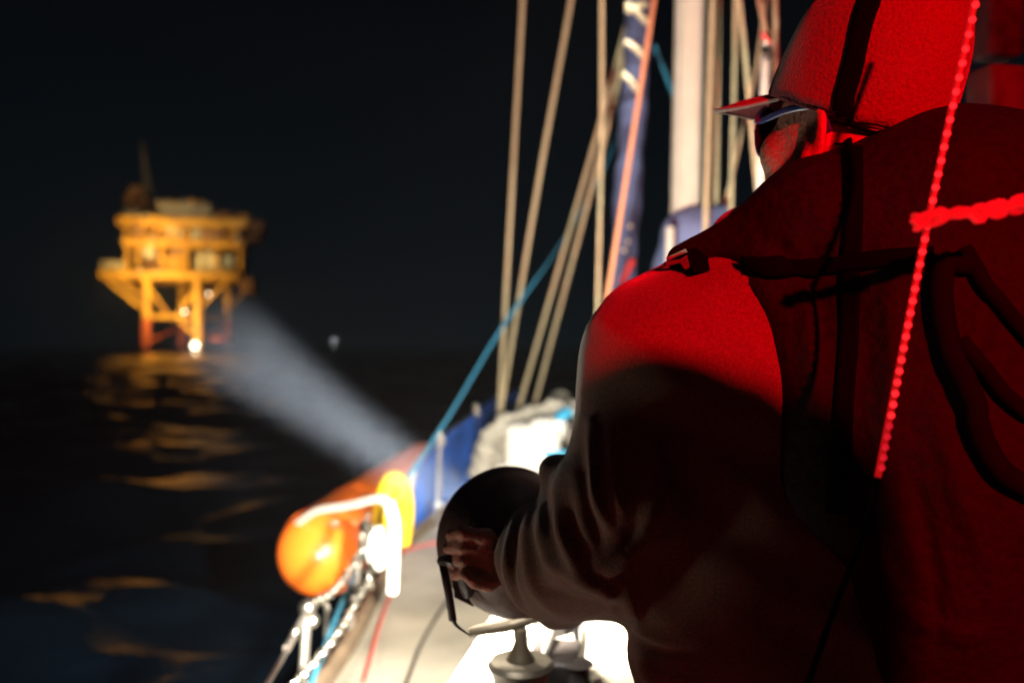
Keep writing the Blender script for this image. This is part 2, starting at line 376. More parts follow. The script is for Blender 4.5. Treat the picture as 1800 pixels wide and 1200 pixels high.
kk = B(); kk.ball(P(1348, 72, 3.1), .022, 10, (1, .8, 1.1)); kk.ball(P(1351, 98, 3.1), .024, 10, (1.1, .8, .8)); kk.tube([P(1338, 60, 3.08), P(1358, 84, 3.08), P(1344, 106, 3.08)], .009, 8, 4); kk.build('shackle', m_steel, kn)
# furled headsail with pale lashings
fs = empty('furled_sail', P(1085, 560, 4.6), 'navy furled headsail wound with pale lashings, upright between tan lines', 'sail')
def sr(t): return .078+.006*math.sin(t*40)+.004*math.sin(t*97)
B().tube([P(1130, -120, 4.6), P(1118, 120, 4.6), P(1104, 330, 4.6), P(1088, 620, 4.7), P(1078, 900, 4.7)], sr, 16, 24).build('sail_roll', m_navy, fs)
m_lash = M('pale_lashing', (.8, .72, .5), .8)
for (a, b), (c_, d) in (((1103, 22), (1136, 8)), ((1101, 8), (1138, 42)), ((1100, 75), (1130, 100)), ((1096, 132), (1120, 160))):
    B().tube([P(a, b, 4.45), P((a+c_)/2, (b+d)/2-3, 4.43), P(c_, d, 4.45)], .016, 8, 4).build('lashing', m_lash, fs)
for a, b in ((1108, 398), (1104, 425), (1097, 440)):
    B().ball(P(a, b, 4.5), .012, 8).build('eyelet', m_lash, fs)
B().tube([P(1112, 458, 4.5), P(1092, 500, 4.5)], .035, 10, flat=.5).build('red_marker', M('red_tape', (.8, .05, .04), .6), fs)
# blue sheet rope
stay([(1150, 80, 4.6), (1185, 170, 4.7), (1215, 260, 4.8)], .011, m_rope_b, 'thin_blue_rope', 'thin blue rope slanting behind the mast beside the navy sail', 'rope')
stay([(1112, 160, 5.9), (1060, 300, 5.9), (985, 430, 5.7), (885, 572, 5.2), (790, 730, 4.3), (722, 832, 3.6), (668, 925, 3.5), (626, 1004, 3.3), (592, 1080, 2.8), (547, 1200, 2.2), (520, 1270, 2.0)], .0085, m_rope_b, 'blue_sheet', 'long blue rope slanting down past the orange buoy to the lower left', 'rope', sm=4)

# ---------------------------------------------------------------- rail, cloth, buoys
rail = 'stanchions along the port rail'
def stanchion(px0, py0, px1, py1, Y, r, label):
    e = empty('stanchion', P(px1, py1, Y), label, 'stanchion', rail)
    a, b = P(px1, py1, Y), P(px0, py0, Y)
    B().tube([a, b], r, 12).build('post', m_steel, e)
    k = B(); k.ball(b, r*1.9, 12); k.ball(b+Vector((r, 0, -r*2.6)), r*1.5, 10); k.build('eye_fitting', m_chrome, e)
    k = B(); k.lathe([(0, r*2.6), (.012, r*2.4), (.03, r*1.3), (.05, r*1.25)], a-Vector((0, 0, .004)), (0, 0, 1), 14); k.build('foot', m_steel, e)
    return e
stanchion(541, 1068, 522, 1342, 2.07, .0125, 'nearest steel stanchion below the orange buoy with a round top fitting')
stanchion(641, 925, 611, 1132, 2.9, .0125, 'steel stanchion right of the orange buoy, its foot on the toe rail')
stanchion(773, 766, 770, 890, 4.95, .016, 'pale stanchion standing in front of the bright blue cloth')
stanchion(837, 716, 833, 800, 6.1, .017, 'far stanchion at the dark end of the blue cloth')
stanchion(574, 1065, 572, 1190, 3.0, .006, 'thin grey rod standing behind the blue rope')
B().tube([P(541, 1068, 2.07), P(505, 1140, 1.8), P(455, 1225, 1.6)], .0065, 8, 4).build('lifeline', m_steel, label='grey lifeline running from the nearest stanchion to the bottom edge', cat='lifeline')
k = empty('turnbuckle', P(520, 1105, 1.88), 'bright turnbuckle fitting on the near lifeline', 'turnbuckle')
kb = B(); kb.ball(P(519, 1110, 1.86), .011, 10); kb.ball(P(511, 1127, 1.83), .0095, 10); kb.build('ends', m_chrome, k)
B().tube([P(533, 1085, 1.95), P(504, 1140, 1.8)], .0095, 10).build('barrel', m_steel, k)
def chain(pts, name, label, r=.0125, step=.026):
    q = catmull([P(*p) for p in pts], 40); b = B(); acc = 0; last = q[0]; i = 0
    for p in q:
        if (p-last).length >= step:
            d = (p-last).normalized(); x, y = frame_of(d); 
            if i % 2: x, y = y, x
            ring = [p+d*math.cos(t)*step*.62+x*math.sin(t)*r*.9 for t in [6.2832*j/10 for j in range(11)]]
            b.tube(ring, r*.42, 6); i += 1; last = p
    return b.build(name, m_chrome, label=label, cat='chain')
chain([(652, 915, 2.5), (640, 955, 2.45), (610, 1010, 2.35), (578, 1045, 2.2), (548, 1058, 2.07)], 'chain', 'bright beaded chain hanging along the right side of the orange buoy')
chain([(655, 1010, 2.5), (630, 1050, 2.4), (595, 1110, 2.2), (555, 1160, 2.05), (520, 1200, 1.95), (480, 1260, 1.9)], 'chain', 'lower beaded chain running beside the blue rope to the bottom edge')
for i, (a, b, Y) in enumerate(((643, 925, 2.6), (652, 1000, 2.6), (625, 1035, 2.6), (645, 1030, 2.55), (606, 1128, 2.9))):
    e = empty('rail_block', P(a, b, Y), ['small bright block at the top of the rail right of the orange buoy', 'small bright block on the chain below the buoy', 'round block beside the blue rope under the buoy', 'small pin fitting sticking out from the rail', 'hooked fitting at the stanchion foot on the toe rail'][i], 'fitting')
    q = B(); q.lathe([(-.012, .004), (-.012, .017), (-.004, .012), (.004, .012), (.012, .017), (.012, .004)], P(a, b, Y), (.5, .8, .2), 14); q.build('sheave', m_chrome, e)
    q = B(); q.tube([P(a, b, Y)+Vector((0, 0, .02)), P(a, b, Y)+Vector((.01, .0, .045))], .005, 6); q.build('shackle', m_steel, e)

# long orange inflatable buoy lashed outside the rail
bu = empty('inflatable_buoy', P(565, 980, 3.6), 'long orange inflatable buoy lashed outside the rail, round end glowing yellow', 'buoy')
a = P(566, 968, 3.6); e_ = P(745, 826, 6.0); dirb = (e_-a).normalized(); L = (e_-a).length
prof = []
Rb = .197
for t in np.linspace(0, 1, 26):
    prof.append((-Rb*math.cos(t*math.pi/2)*.95, Rb*math.sin(t*math.pi/2)))
for t in np.linspace(.03, 1, 40): prof.append((t*L, Rb*(1+.03*t)*(1-.006*math.sin(t*60))))
prof.append((L+.05, Rb*.5)); prof.append((L+.07, .001))
q = B(); q.lathe(prof, a, dirb, 48); ob = q.build('tube', m_orange, bu)
x_, y_ = frame_of(dirb)
for t0, nm in ((.0, 'seam'), (.55, 'seam'), (1.1, 'seam')):
    q = B(); rr = Rb+.001; q.tube([a+dirb*t0+(x_*math.cos(s)+y_*math.sin(s))*rr for s in np.linspace(0, 6.2832, 49)], .004, 6); q.build(nm, m_orange, bu)
q = B(); q.tube([a+dirb*t+(Vector((0, 0, -.55))+Vector((.4, -.35, 0))).normalized()*(Rb+.002) for t in np.linspace(-.05, 1.6, 14)], .006, 6); q.build('grab_line', m_orange, bu)
B().tube([P(520, 922, 3.55), P(556, 898, 3.35), (P(612, 888, 3.1)), P(665, 876, 2.8), P(688, 890, 2.72)], .016, 12, 5).build('lashing_rope', m_rope_w, label='thick white rope drawn over the orange buoy to the rail', cat='rope')
B().tube([P(684, 882, 2.72), P(693, 920, 2.7), P(692, 985, 2.7), P(690, 1040, 2.72)], .019, 14, 6).build('white_fender_tube', m_white, label='thick white padded tube hanging straight down beside the yellow cover', cat='tube')
q = empty('rope_coil', P(660, 975, 2.8), 'white rope coil bunched at the rail below the yellow cover', 'rope')
cb = B()
for i in range(7):
    c0 = P(664+random.uniform(-5, 5), 955+i*3, 2.8+.01*i); r0 = .03+.012*random.random()
    cb.tube([c0+Vector((math.cos(t)*r0*.7, math.sin(t)*.02, math.sin(t)*r0*1.6)) for t in np.linspace(0, 6.28, 18)], .0075, 8)
cb.build('coils', m_rope_w, q)
B().tube([P(668, 925, 2.79), P(664, 960, 2.79)], .009, 8).build('tail', m_rope_w, q)
# yellow horseshoe buoy
hs = empty('horseshoe_lifebuoy', P(690, 960, 3.3), 'folded yellow horseshoe lifebuoy strapped between the orange buoy and the blue cloth', 'lifebuoy')
q = B(); q.tube([P(676, 950, 3.3), P(673, 900, 3.3), P(684, 858, 3.3), P(694, 846, 3.3), P(706, 860, 3.32), P(712, 900, 3.34), P(706, 955, 3.34)], lambda t: .036+.008*math.sin(t*3.14), 14, 7); q.build('foam_ring', m_yellow, hs)
q = B(); q.tube([P(722, 838, 3.2), P(700, 875, 3.22), P(672, 905, 3.22)], .008, 6, 4, flat=.5); q.build('strap', m_steel, hs)
# blue weather cloth
wc = B(); nu, nv = 60, 14
bot = catmull([D(707, 965), D(770, 908), D(865, 832), D(930, 790)], 20); top = catmull([P(728, 826, 4.22), P(771, 776, 5.0), P(862, 706, 6.64), P(925, 680, 8.1)], 20)
v = []
for i in range(len(bot)):
    for j in range(nv+1):
        s = j/nv; p = bot[i].lerp(top[i], s); p = p+Vector((.03*math.sin(i*.55+s*2)*math.sin(s*3.14)-.02*math.sin(s*3.14), .02*math.sin(i*.9)*s, .02*math.cos(i*.31)*(s))); v.append(p)
wc.add(v, [(i*(nv+1)+j, (i+1)*(nv+1)+j, (i+1)*(nv+1)+j+1, i*(nv+1)+j+1) for i in range(len(bot)-1) for j in range(nv)])
wo = wc.build('weather_cloth', m_blue, auto=False, label='bright blue canvas weather cloth laced along the port rail', cat='cloth')
sm_ = wo.modifiers.new('thickness', 'SOLIDIFY'); sm_.thickness = .004
B().tube([p+Vector((0, 0, .006)) for p in top], .007, 6).build('upper_lifeline', m_steel, label='lifeline along the top hem of the blue cloth', cat='lifeline')
B().tube([p+Vector((0, 0, .0)) for p in [bot[0], bot[0].lerp(top[0], .5), top[0]]], .01, 8).build('cloth_edge_pole', m_rope_w, label='pale corded upright at the near edge of the blue cloth', cat='pole')

# gear on the side deck
rs = empty('rolled_sail', D(880, 850), 'crumpled grey white rolled sail lying forward on the side deck', 'sail')
fb = Field(np.array(P(820, 900, 4.6))-np.array((.1, .5, .3)), np.array(P(1010, 700, 5.6))+np.array((.4, .6, .3)), .016)
pts = [P(842, 868, 4.8), P(845, 815, 4.8), P(862, 775, 4.9), P(895, 745, 5.0), P(945, 727, 5.1), P(1000, 722, 5.1), P(1040, 728, 5.1)]
pts = catmull(pts, 3)
for i in range(len(pts)-1): fb.cone(pts[i], pts[i+1], .055, .055, k=.03)
pts2 = catmull([P(865, 850, 5.0), P(872, 810, 5.0), P(890, 785, 5.1), P(930, 765, 5.2), P(1010, 760, 5.2)], 3)
for i in range(len(pts2)-1): fb.cone(pts2[i], pts2[i+1], .09, .09, k=.03)
V, Q = fb.verts(); N = normals(V, Q)
V = V+N*(.012*np.sin(V[:, 0]*31+np.sin(V[:, 2]*23)*2)+.009*np.sin(V[:, 2]*47+V[:, 1]*17)+.006*np.sin(V[:, 0]*80+V[:, 2]*60))[:, None]
link('roll', np_mesh('roll', V, Q), m_sail, rs)
cn = empty('white_canister', D(935, 862), 'overexposed white canister standing on the deck behind the forearm, cyan lid', 'canister')
q = B(); q.box(P(940, 808, 4.3), (.29, .26, .38), rz=R(-8), bev=.03); q.build('body', m_white, cn)
q = B(); q.box(P(968, 752, 4.35), (.2, .22, .1), rz=R(-14), bev=.03); q.build('lid', m_white, cn)
q = B(); q.box(P(990, 728, 4.4), (.1, .24, .035), rz=R(-14), bev=.012, rot=Matrix.Rotation(R(-30), 3, 'Y')); q.build('lid_band', m_cyan, cn)
q = B(); q.box(P(978, 835, 4.16), (.12, .02, .26), rz=R(-8), bev=.006); q.build('side_band', m_cyan, cn)
q = B(); q.tube([P(935, 768, 4.17), P(958, 774, 4.17)], .012, 8, flat=.6); q.build('latch', m_dark, cn)
q = empty('cleat_line', D(885, 838), 'white line bunched at the foot of the canister', 'rope')
cb = B()
for i in range(9):
    c0 = P(882+random.uniform(-12, 14), 832+random.uniform(-14, 10), 4.4); r0 = .035
    cb.tube([c0+Vector((math.cos(t)*r0, math.sin(t)*.03, math.sin(t+i)*r0*.6)) for t in np.linspace(0, 6.0, 16)], .01, 8)
cb.build('loops', m_rope_w, q)
# dim bundle beyond the shoulder line
q = B(); q.ball(P(985, 708, 6.0), .09, 16, (1, 1, 1.1)); q.ball(P(1000, 725, 6.0), .08, 14); q.tube([P(975, 700, 5.92), P(990, 690, 5.9), P(1004, 705, 5.92)], .012, 8, 4)
q.build('sail_bundle', m_sail, label='dim pinkish bundle on the foredeck just behind the sleeve', cat='bundle')
# lines on deck
q = D(690, 1040); 
B().tube([D(640, 1215)+Vector((0, 0, .035)), D(668, 1110)+Vector((0, 0, .035)), D(690, 1045)+Vector((0, 0, .036)), D(700, 985)+Vector((0, 0, .03)), D(770, 965)+Vector((0, 0, .04)), D(830, 950)+Vector((0, 0, .04))], .006, 6, 5).build('red_deck_line', M('red_cord', (.6, .06, .05), .8), label='thin red cord running along the pale side deck', cat='cord')
B().tube([D(712, 1225)+Vector((0, 0, .035)), D(745, 1140)+Vector((0, 0, .037)), D(790, 1068)+Vector((0, 0, .04)), D(840, 1010)+Vector((0, 0, .04))], .006, 6, 5).build('dark_deck_line', m_rope_k, label='dark cord crossing the side deck below the lamp', cat='cord')
B().tube([P(1012, 1090, 1.72), P(1014, 1120, 1.65), P(1022, 1165, 1.6), P(1035, 1215, 1.5)], .0065, 8, 5).build('control_line', m_rope_k, label='dark line hanging over the bright coaming below the elbow', cat='line')
# winch on the coaming
wp = P(915, 1205, 1.32); wp.z = zc
wn = empty('winch', wp, 'chrome winch with a tan handle on the bright coaming under the forearm', 'winch')
q = B(); q.lathe([(-.02, .07), (.0, .072), (.006, .06), (.014, .052), (.03, .043), (.055, .042), (.075, .05), (.085, .056), (.092, .05), (.094, .001)], wp, (0, 0, 1), 36); q.build('drum', M('worn_bronze', (.28, .25, .2), .4, .7, var=.4, scale=40), wn)
q = B()
for t in (.028, .038, .048): q.lathe([(t-.004, .043), (t, .049), (t+.004, .043)], wp, (0, 0, 1), 30)
q.build('rope_turns', M('blue_winch_rope', (.1, .5, .8), .7, emit=None), wn)
hb_ = wp+Vector((0, 0, .094))
q = B(); q.lathe([(0, .024), (.012, .018), (.03, .011), (.05, .012), (.056, .001)], hb_, (0, 0, 1), 20)
q.tube([hb_+Vector((-.085, -.0, .045)), hb_+Vector((-.03, 0, .055)), hb_+Vector((0, 0, .062)), hb_+Vector((.06, .02, .075)), hb_+Vector((.1, .04, .1)), hb_+Vector((.115, .045, .14))], lambda t: .008+.003*math.sin(t*6), 10, 5); q.build('handle', M('tan_metal', (.1, .08, .055), .4, .6), wn)
q = B(); q.lathe([(-.01, .03), (.02, .03), (.03, .022), (.05, .022), (.055, .03), (.06, .001)], wp+Vector((.1, .08, 0)), (0, 0, 1), 20); q.build('cleat', m_dark, wn)
q = empty('jammer', P(962, 1165, 1.42), 'dark rope clutch with pale levers beside the winch', 'rope clutch')
jz = P(975, 1170, 1.45); jz.z = zc+.03
jb = B(); jb.box(jz, (.09, .12, .06), rz=-.2, bev=.01); jb.build('body', m_dark, q)
jb = B(); jb.tube([jz+Vector((-.02, -.04, .03)), jz+Vector((-.01, 0, .06)), jz+Vector((.0, .05, .07))], .008, 8, 4); jb.build('lever', m_steel, q)

# ---------------------------------------------------------------- person
per = empty('person', (0.36, .95, H-1.43), 'person seen from behind in red cap, spectacles, brown fleece and dark vest, aiming a searchlight', 'person')
psi = R(60); f = Vector((-math.cos(psi), math.sin(psi), 0)); l = Vector((-math.sin(psi), -math.cos(psi), 0)); up = Vector((0, 0, 1))
hc = Vector((.408, .95, H+.252))
def hp(a, b, c): return hc+f*a+l*b+up*c

f0_ = f.copy(); a_p = R(14); f = f0_*math.cos(a_p)+up*math.sin(a_p); u2 = up*math.cos(a_p)-f0_*math.sin(a_p)
def hp(a, b, c): return hc+f*a+l*b+u2*c
rotH = np.array([[f.x, l.x, u2.x], [f.y, l.y, u2.y], [f.z, l.z, u2.z]])
sh = P(1175, 645, 1.0); el = P(1092, 950, .97); wr = P(905, 998, 1.11)
fd = Field((-.13, .60, H-.60), (.72, 1.27, H+.44), .0035)
fd.ell(hp(-.005, 0, .02), (.098, .076, .105), rotH, k=.02)            # skull
fd.ell(hp(.035, 0, -.035), (.062, .06, .075), rotH, k=.03)            # face
fd.ell(hp(.045, 0, -.085), (.05, .052, .04), rotH, k=.03)             # jaw
fd.ell(hp(.085, 0, -.105), (.02, .025, .018), rotH, k=.02)            # chin
for s in (-1, 1):
    fd.ell(hp(.068, .036*s, -.035), (.028, .028, .026), rotH, k=.02)  # cheek
    fd.ell(hp(.086, .033*s, .002), (.012, .014, .011), rotH, k=.012, sub=True)
    fd.ell(hp(.079, .033*s, .001), (.012, .012, .012), rotH, k=.004)  # eye ball
    fd.ell(hp(.082, .034*s, .022), (.014, .024, .008), rotH, k=.014)  # brow
    er = (Matrix.Rotation(math.atan2(f.y, f.x), 3, 'Z') @ Matrix.Rotation(s*-R(24), 3, 'Z') @ Matrix.Rotation(R(-8), 3, 'Y'))
    fd.ell(hp(-.012, .079*s, -.012), (.022, .0075, .035), np.array(er), k=.008)
    fd.ell(hp(-.008, .0875*s, -.008), (.012, .006, .022), np.array(er), k=.005, sub=True)
    fd.ell(hp(-.009, .083*s, -.043), (.009, .006, .011), np.array(er), k=.008)
fd.cone(hp(.094, 0, .005), hp(.118, 0, -.032), .008, .012, k=.015)    # nose
fd.ell(hp(.1, 0, -.062), (.012, .024, .006), rotH, k=.01); fd.ell(hp(.098, 0, -.073), (.012, .02, .006), rotH, k=.01)
fd.cone(hp(-.02, 0, -.05), P(1520, 420, .93), .056, .07, k=.04)       # neck
fd.ell(P(1450, 740, .985), (.19, .10, .27), k=.06); fd.ell(P(1400, 1160, .96), (.15, .1, .2), k=.08)
fd.cone(P(1500, 520, .95), sh, .07, .06, k=.06)
fd.cone(sh, el, .055, .045, k=.03); fd.cone(el, wr, .043, .029, k=.02)
# hand holding the lamp handle
kn0 = P(850, 982, 1.055)
fd.cone(wr, P(868, 992, 1.085), .027, .024, k=.015)
hy = [938, 961, 984, 1007]
for i, y0 in enumerate(hy):
    Yk = 1.05+.004*i
    k0 = P(853+(2, 0, 1, 4)[i], y0+6, Yk); fd.cone(P(872, 985+(y0-972)*.35, 1.085), k0, .017, .0125, k=.012)
    ln = (.92, 1.0, .95, .8)[i]
    k1 = P(853-42*ln, y0-2, Yk-.012); k2 = P(853-64*ln, y0+2, Yk+.012); k3 = P(853-56*ln, y0+5, Yk+.034)
    fd.cone(k0, k1, .0105, .0088, k=.004); fd.cone(k1, k2, .0088, .0078, k=.004); fd.cone(k2, k3, .0078, .0068, k=.004)
    fd.ell(k1, (.0098, .0098, .0098), k=.003)
fd.cone(P(876, 1003, 1.08), P(858, 1024, 1.055), .015, .0115, k=.01); fd.cone(P(858, 1024, 1.055), P(835, 1022, 1.04), .0108, .009, k=.004); fd.cone(P(835, 1022, 1.04), P(818, 1010, 1.036), .009, .007, k=.004)
V, Q = fd.verts(); V = relax(V, Q, 1, .4)
link('body', np_mesh('body', V, Q), m_skin, per)
# legs and trousers (below the frame)
tr = Field((.0, .6, H-1.46), (.75, 1.25, H-.3), .014)
hipL, hipR = P(1330, 1200, .98), P(1480, 1200, .98)
for hq, fx in ((hipL, .2), (hipR, .5)):
    ft = Vector((fx, .95, H-1.36)); kn_ = (hq+ft)/2+Vector((-.03, .06, 0))
    tr.cone(hq, kn_, .105, .08, k=.05); tr.cone(kn_, ft, .08, .062, k=.03); tr.cone(ft+Vector((0, 0, -.01)), ft+Vector((-.1, .12, -.02)), .05, .042, k=.02)
tr.ell((hipL+hipR)/2+Vector((0, 0, .02)), (.18, .13, .13), k=.06)
V, Q = tr.verts(); V[:, 2] = np.maximum(V[:, 2], H-1.428); link('trousers', np_mesh('trousers', V, Q), m_trous, per)

# fleece
hd = Field((-.05, .60, H-.62), (.80, 1.27, H+.22), .0042)
hd.ell(P(1440, 730, .985), (.225, .125, .29), k=.07)
hd.ell(P(1405, 1120, .96), (.205, .13, .27), k=.07)
hd.cone(P(1490, 575, .97), P(1190, 645, 1.0), .085, .107, k=.07)
hd.cone(P(1175, 648, 1.0), P(1120, 870, .965), .110, .088, k=.04)
hd.cone(P(1120, 870, .965), P(1090, 955, .965), .088, .080, k=.04)
hd.cone(P(1090, 955, .965), wr+(wr-el)*.12, .083, .0735, k=.03)
hd.cone(P(985, 835, 1.03), P(1000, 900, 1.02), .028, .04, k=.02)
hd.cone(P(972, 1085, 1.05), P(1000, 1080, 1.04), .016, .02, k=.015)
ard = (wr-el).normalized()
cutp = P(943, 992, 1.075)
# cut only near the cuff
n_c = np.array((ard+Vector((0, 0, .05))).normalized()); sl, g = hd.box(np.array(cutp+ard*.06)-.12, np.array(cutp+ard*.06)+.12)
dd = -((g-np.array(cutp))@n_c); hd.put(sl, dd, .012, True)
sl, g = hd.box(np.array(cutp+ard*.06)-.12, np.array(cutp+ard*.06)+.12)
a_ = np.array(cutp-ard*.03); b_ = np.array(cutp+ard*.05); ab = b_-a_; t = np.clip(((g-a_)@ab)/(ab@ab), 0, 1)
hd.put(sl, np.linalg.norm(g-a_-t[..., None]*ab, axis=-1)-.056, .008, True)
V, Q = hd.verts(); V = relax(V, Q, 2, .5)
folds = [
 ([(1172, 842), (1135, 925), (1100, 975), (1072, 1004)], 8, .012), ([(1122, 900), (1112, 935), (1098, 955)], 14, -.008),
 ([(1040, 745), (1042, 830), (1054, 890), (1072, 930)], 10, .010), ([(1020, 800), (1030, 880), (1045, 930), (1052, 965)], 12, -.008),
 ([(1075, 770), (1080, 850), (1095, 905)], 14, .006), ([(1150, 780), (1168, 850)], 10, .004),
 ([(985, 815), (978, 870), (990, 940), (1022, 1010), (1075, 1040)], 10, .007), ([(1000, 850), (1005, 930), (1040, 990)], 12, -.006),
 ([(958, 870), (950, 930), (965, 990), (1000, 1045)], 9, .005), ([(970, 885), (970, 940), (985, 985)], 9, -.005),
 ([(932, 905), (922, 960), (935, 1025), (975, 1075)], 8, .004), ([(943, 915), (938, 965), (950, 1015)], 8, -.004),
 ([(908, 905), (893, 960), (895, 1020), (912, 1078)], 5, .006), ([(920, 905), (905, 960), (906, 1020), (922, 1076)], 4, -.005),
 ([(1085, 1042), (1020, 1022), (960, 985)], 10, .008), ([(1080, 1062), (1010, 1052), (955, 1030)], 9, -.006),
 ([(1070, 1075), (1010, 1078), (960, 1062)], 8, .005),
 ([(1105, 1035), (1112, 1080), (1135, 1112), (1180, 1135)], 12, .010), ([(1113, 1120), (1160, 1140), (1230, 1150)], 6, -.009),
 ([(1130, 1150), (1150, 1200)], 14, .008), ([(1066, 1030), (1078, 1068), (1105, 1105)], 9, .005),
 ([(1075, 1095), (1100, 1100), (1118, 1112)], 5, -.004)]
V = relax(crease(V, Q, folds), Q, 2, .5)
N = normals(V, Q); V = V+N*(.0016*np.sin(V[:, 0]*55+np.sin(V[:, 2]*41)*2)+.0013*np.sin(V[:, 2]*73+V[:, 0]*38))[:, None]
ho = link('fleece_jumper', np_mesh('fleece', V, Q), m_hood, per)

# life vest
vd = Field((.15, .52, H-.62), (.98, 1.12, H+.36), .0055)
vd.ell(P(1640, 770, .92), (.172, .16, .385), k=.06)
vd.ell(P(1860, 800, .95), (.2, .16, .40), k=.06)
vd.cone(P(1206, 462, .965), P(1430, 392, .915), .022, .062, k=.03)
vd.cone(P(1430, 392, .92), P(1640, 345, .88), .063, .082, k=.04)
vd.cone(P(1640, 345, .88), P(1850, 350, .9), .082, .09, k=.04)
vd.cone(P(1352, 480, .90), P(1428, 640, .875), .028, .03, k=.05); vd.cone(P(1428, 640, .875), P(1450, 860, .87), .03, .05, k=.05)
V, Q = vd.verts(); V = relax(V, Q, 2)
V = crease(V, Q, [([(1230, 450), (1300, 475), (1420, 500)], 14, -.008), ([(1180, 440), (1300, 370), (1480, 270)], 8, .004), ([(1400, 420), (1420, 560), (1430, 700)], 16, .007), ([(1330, 400), (1440, 520), (1450, 640)], 14, -.006),
    ([(1560, 500), (1570, 640), (1560, 800)], 22, .008), ([(1500, 700), (1530, 900), (1600, 1040)], 24, -.008), ([(1640, 700), (1700, 900), (1760, 1050)], 26, .008), ([(1600, 830), (1640, 1000), (1650, 1150)], 18, -.008), ([(1750, 500), (1700, 640), (1720, 800)], 25, .007), ([(1560, 1060), (1640, 1100), (1740, 1120)], 18, .006)])
N = normals(V, Q); V = V+N*(.003*np.sin(V[:, 0]*38+np.sin(V[:, 2]*21)*2))[:, None]
vo = link('life_vest', np_mesh('vest', V, Q), m_vest, per)
from mathutils.bvhtree import BVHTree
def bvh(*objs):
    vv = []; ff = []
    for o in objs:
        k = len(vv); vv += [v.co.copy() for v in o.data.vertices]; ff += [tuple(i+k for i in p.vertices) for p in o.data.polygons]
    return BVHTree.FromPolygons(vv, ff)
tree = bvh(ho, vo)
org = Vector((0, 0, H))
def onto(px, py, lift=.004):
    d = (P(px, py, 1)-org).normalized(); h = tree.ray_cast(org, d)
    return (h[0]+h[1]*lift*(1 if h[1].dot(d) < 0 else -1), h[1] if h[1].dot(d) < 0 else -h[1]) if h[0] else (P(px, py, .9), -d)
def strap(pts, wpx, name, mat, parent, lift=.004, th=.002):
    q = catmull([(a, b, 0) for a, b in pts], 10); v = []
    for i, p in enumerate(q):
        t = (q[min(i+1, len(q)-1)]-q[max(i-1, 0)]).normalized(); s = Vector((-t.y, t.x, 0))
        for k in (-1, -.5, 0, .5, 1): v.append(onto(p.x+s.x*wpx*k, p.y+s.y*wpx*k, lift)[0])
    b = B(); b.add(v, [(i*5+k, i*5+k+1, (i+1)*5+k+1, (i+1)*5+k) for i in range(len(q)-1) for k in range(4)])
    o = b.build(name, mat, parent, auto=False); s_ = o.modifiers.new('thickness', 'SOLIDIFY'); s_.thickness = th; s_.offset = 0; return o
strap([(1502, 262), (1500, 400), (1496, 560), (1480, 760), (1470, 900)], 17, 'dark_back_band', m_black, vo)  # dark band on the vest stands in for a cast shadow
strap([(1310, 468), (1400, 468), (1500, 460), (1640, 452)], 15, 'cross_shade_band', m_black, vo, .007)  # shadow of the cord band, laid on as a black strip
# reflective buckle at the tip of the collar
bk = B(); b0, n0 = onto(1212, 468, .004)
pf = empty  # (unused)
bq = [(1172, 452), (1204, 440), (1214, 462), (1206, 478), (1180, 490), (1168, 500)]
def plate(poly, Y, th=.012, k_=0):
    b = B(); n = len(poly); v = [P(x, y, Y+(1240-x)*k_+(y-440)*k_)+Vector((0, t_, 0)) for t_ in (0, th) for x, y in poly]
    b.add(v, [tuple(range(n)), tuple(range(n, 2*n))[::-1]]+[(i, (i+1) % n, n+(i+1) % n, n+i) for i in range(n)]); return b
m_refl = M('reflective_film', (.8, .86, .8), .06, 1.0, var=.4, scale=60)
plate([(1172, 452), (1205, 437), (1209, 443), (1195, 449), (1174, 458)], .89, .004, .0005).build('buckle_edge', m_refl, vo, smooth=False)
plate([(1168, 460), (1196, 455), (1207, 448), (1222, 466), (1204, 474), (1196, 462), (1172, 468)], .891, .005, .0005).build('buckle', m_refl, vo, smooth=False)
plate([(1222, 434), (1244, 452), (1248, 475), (1220, 480), (1204, 440)], .912, .02).build('buckle_housing', m_black, vo, smooth=False)

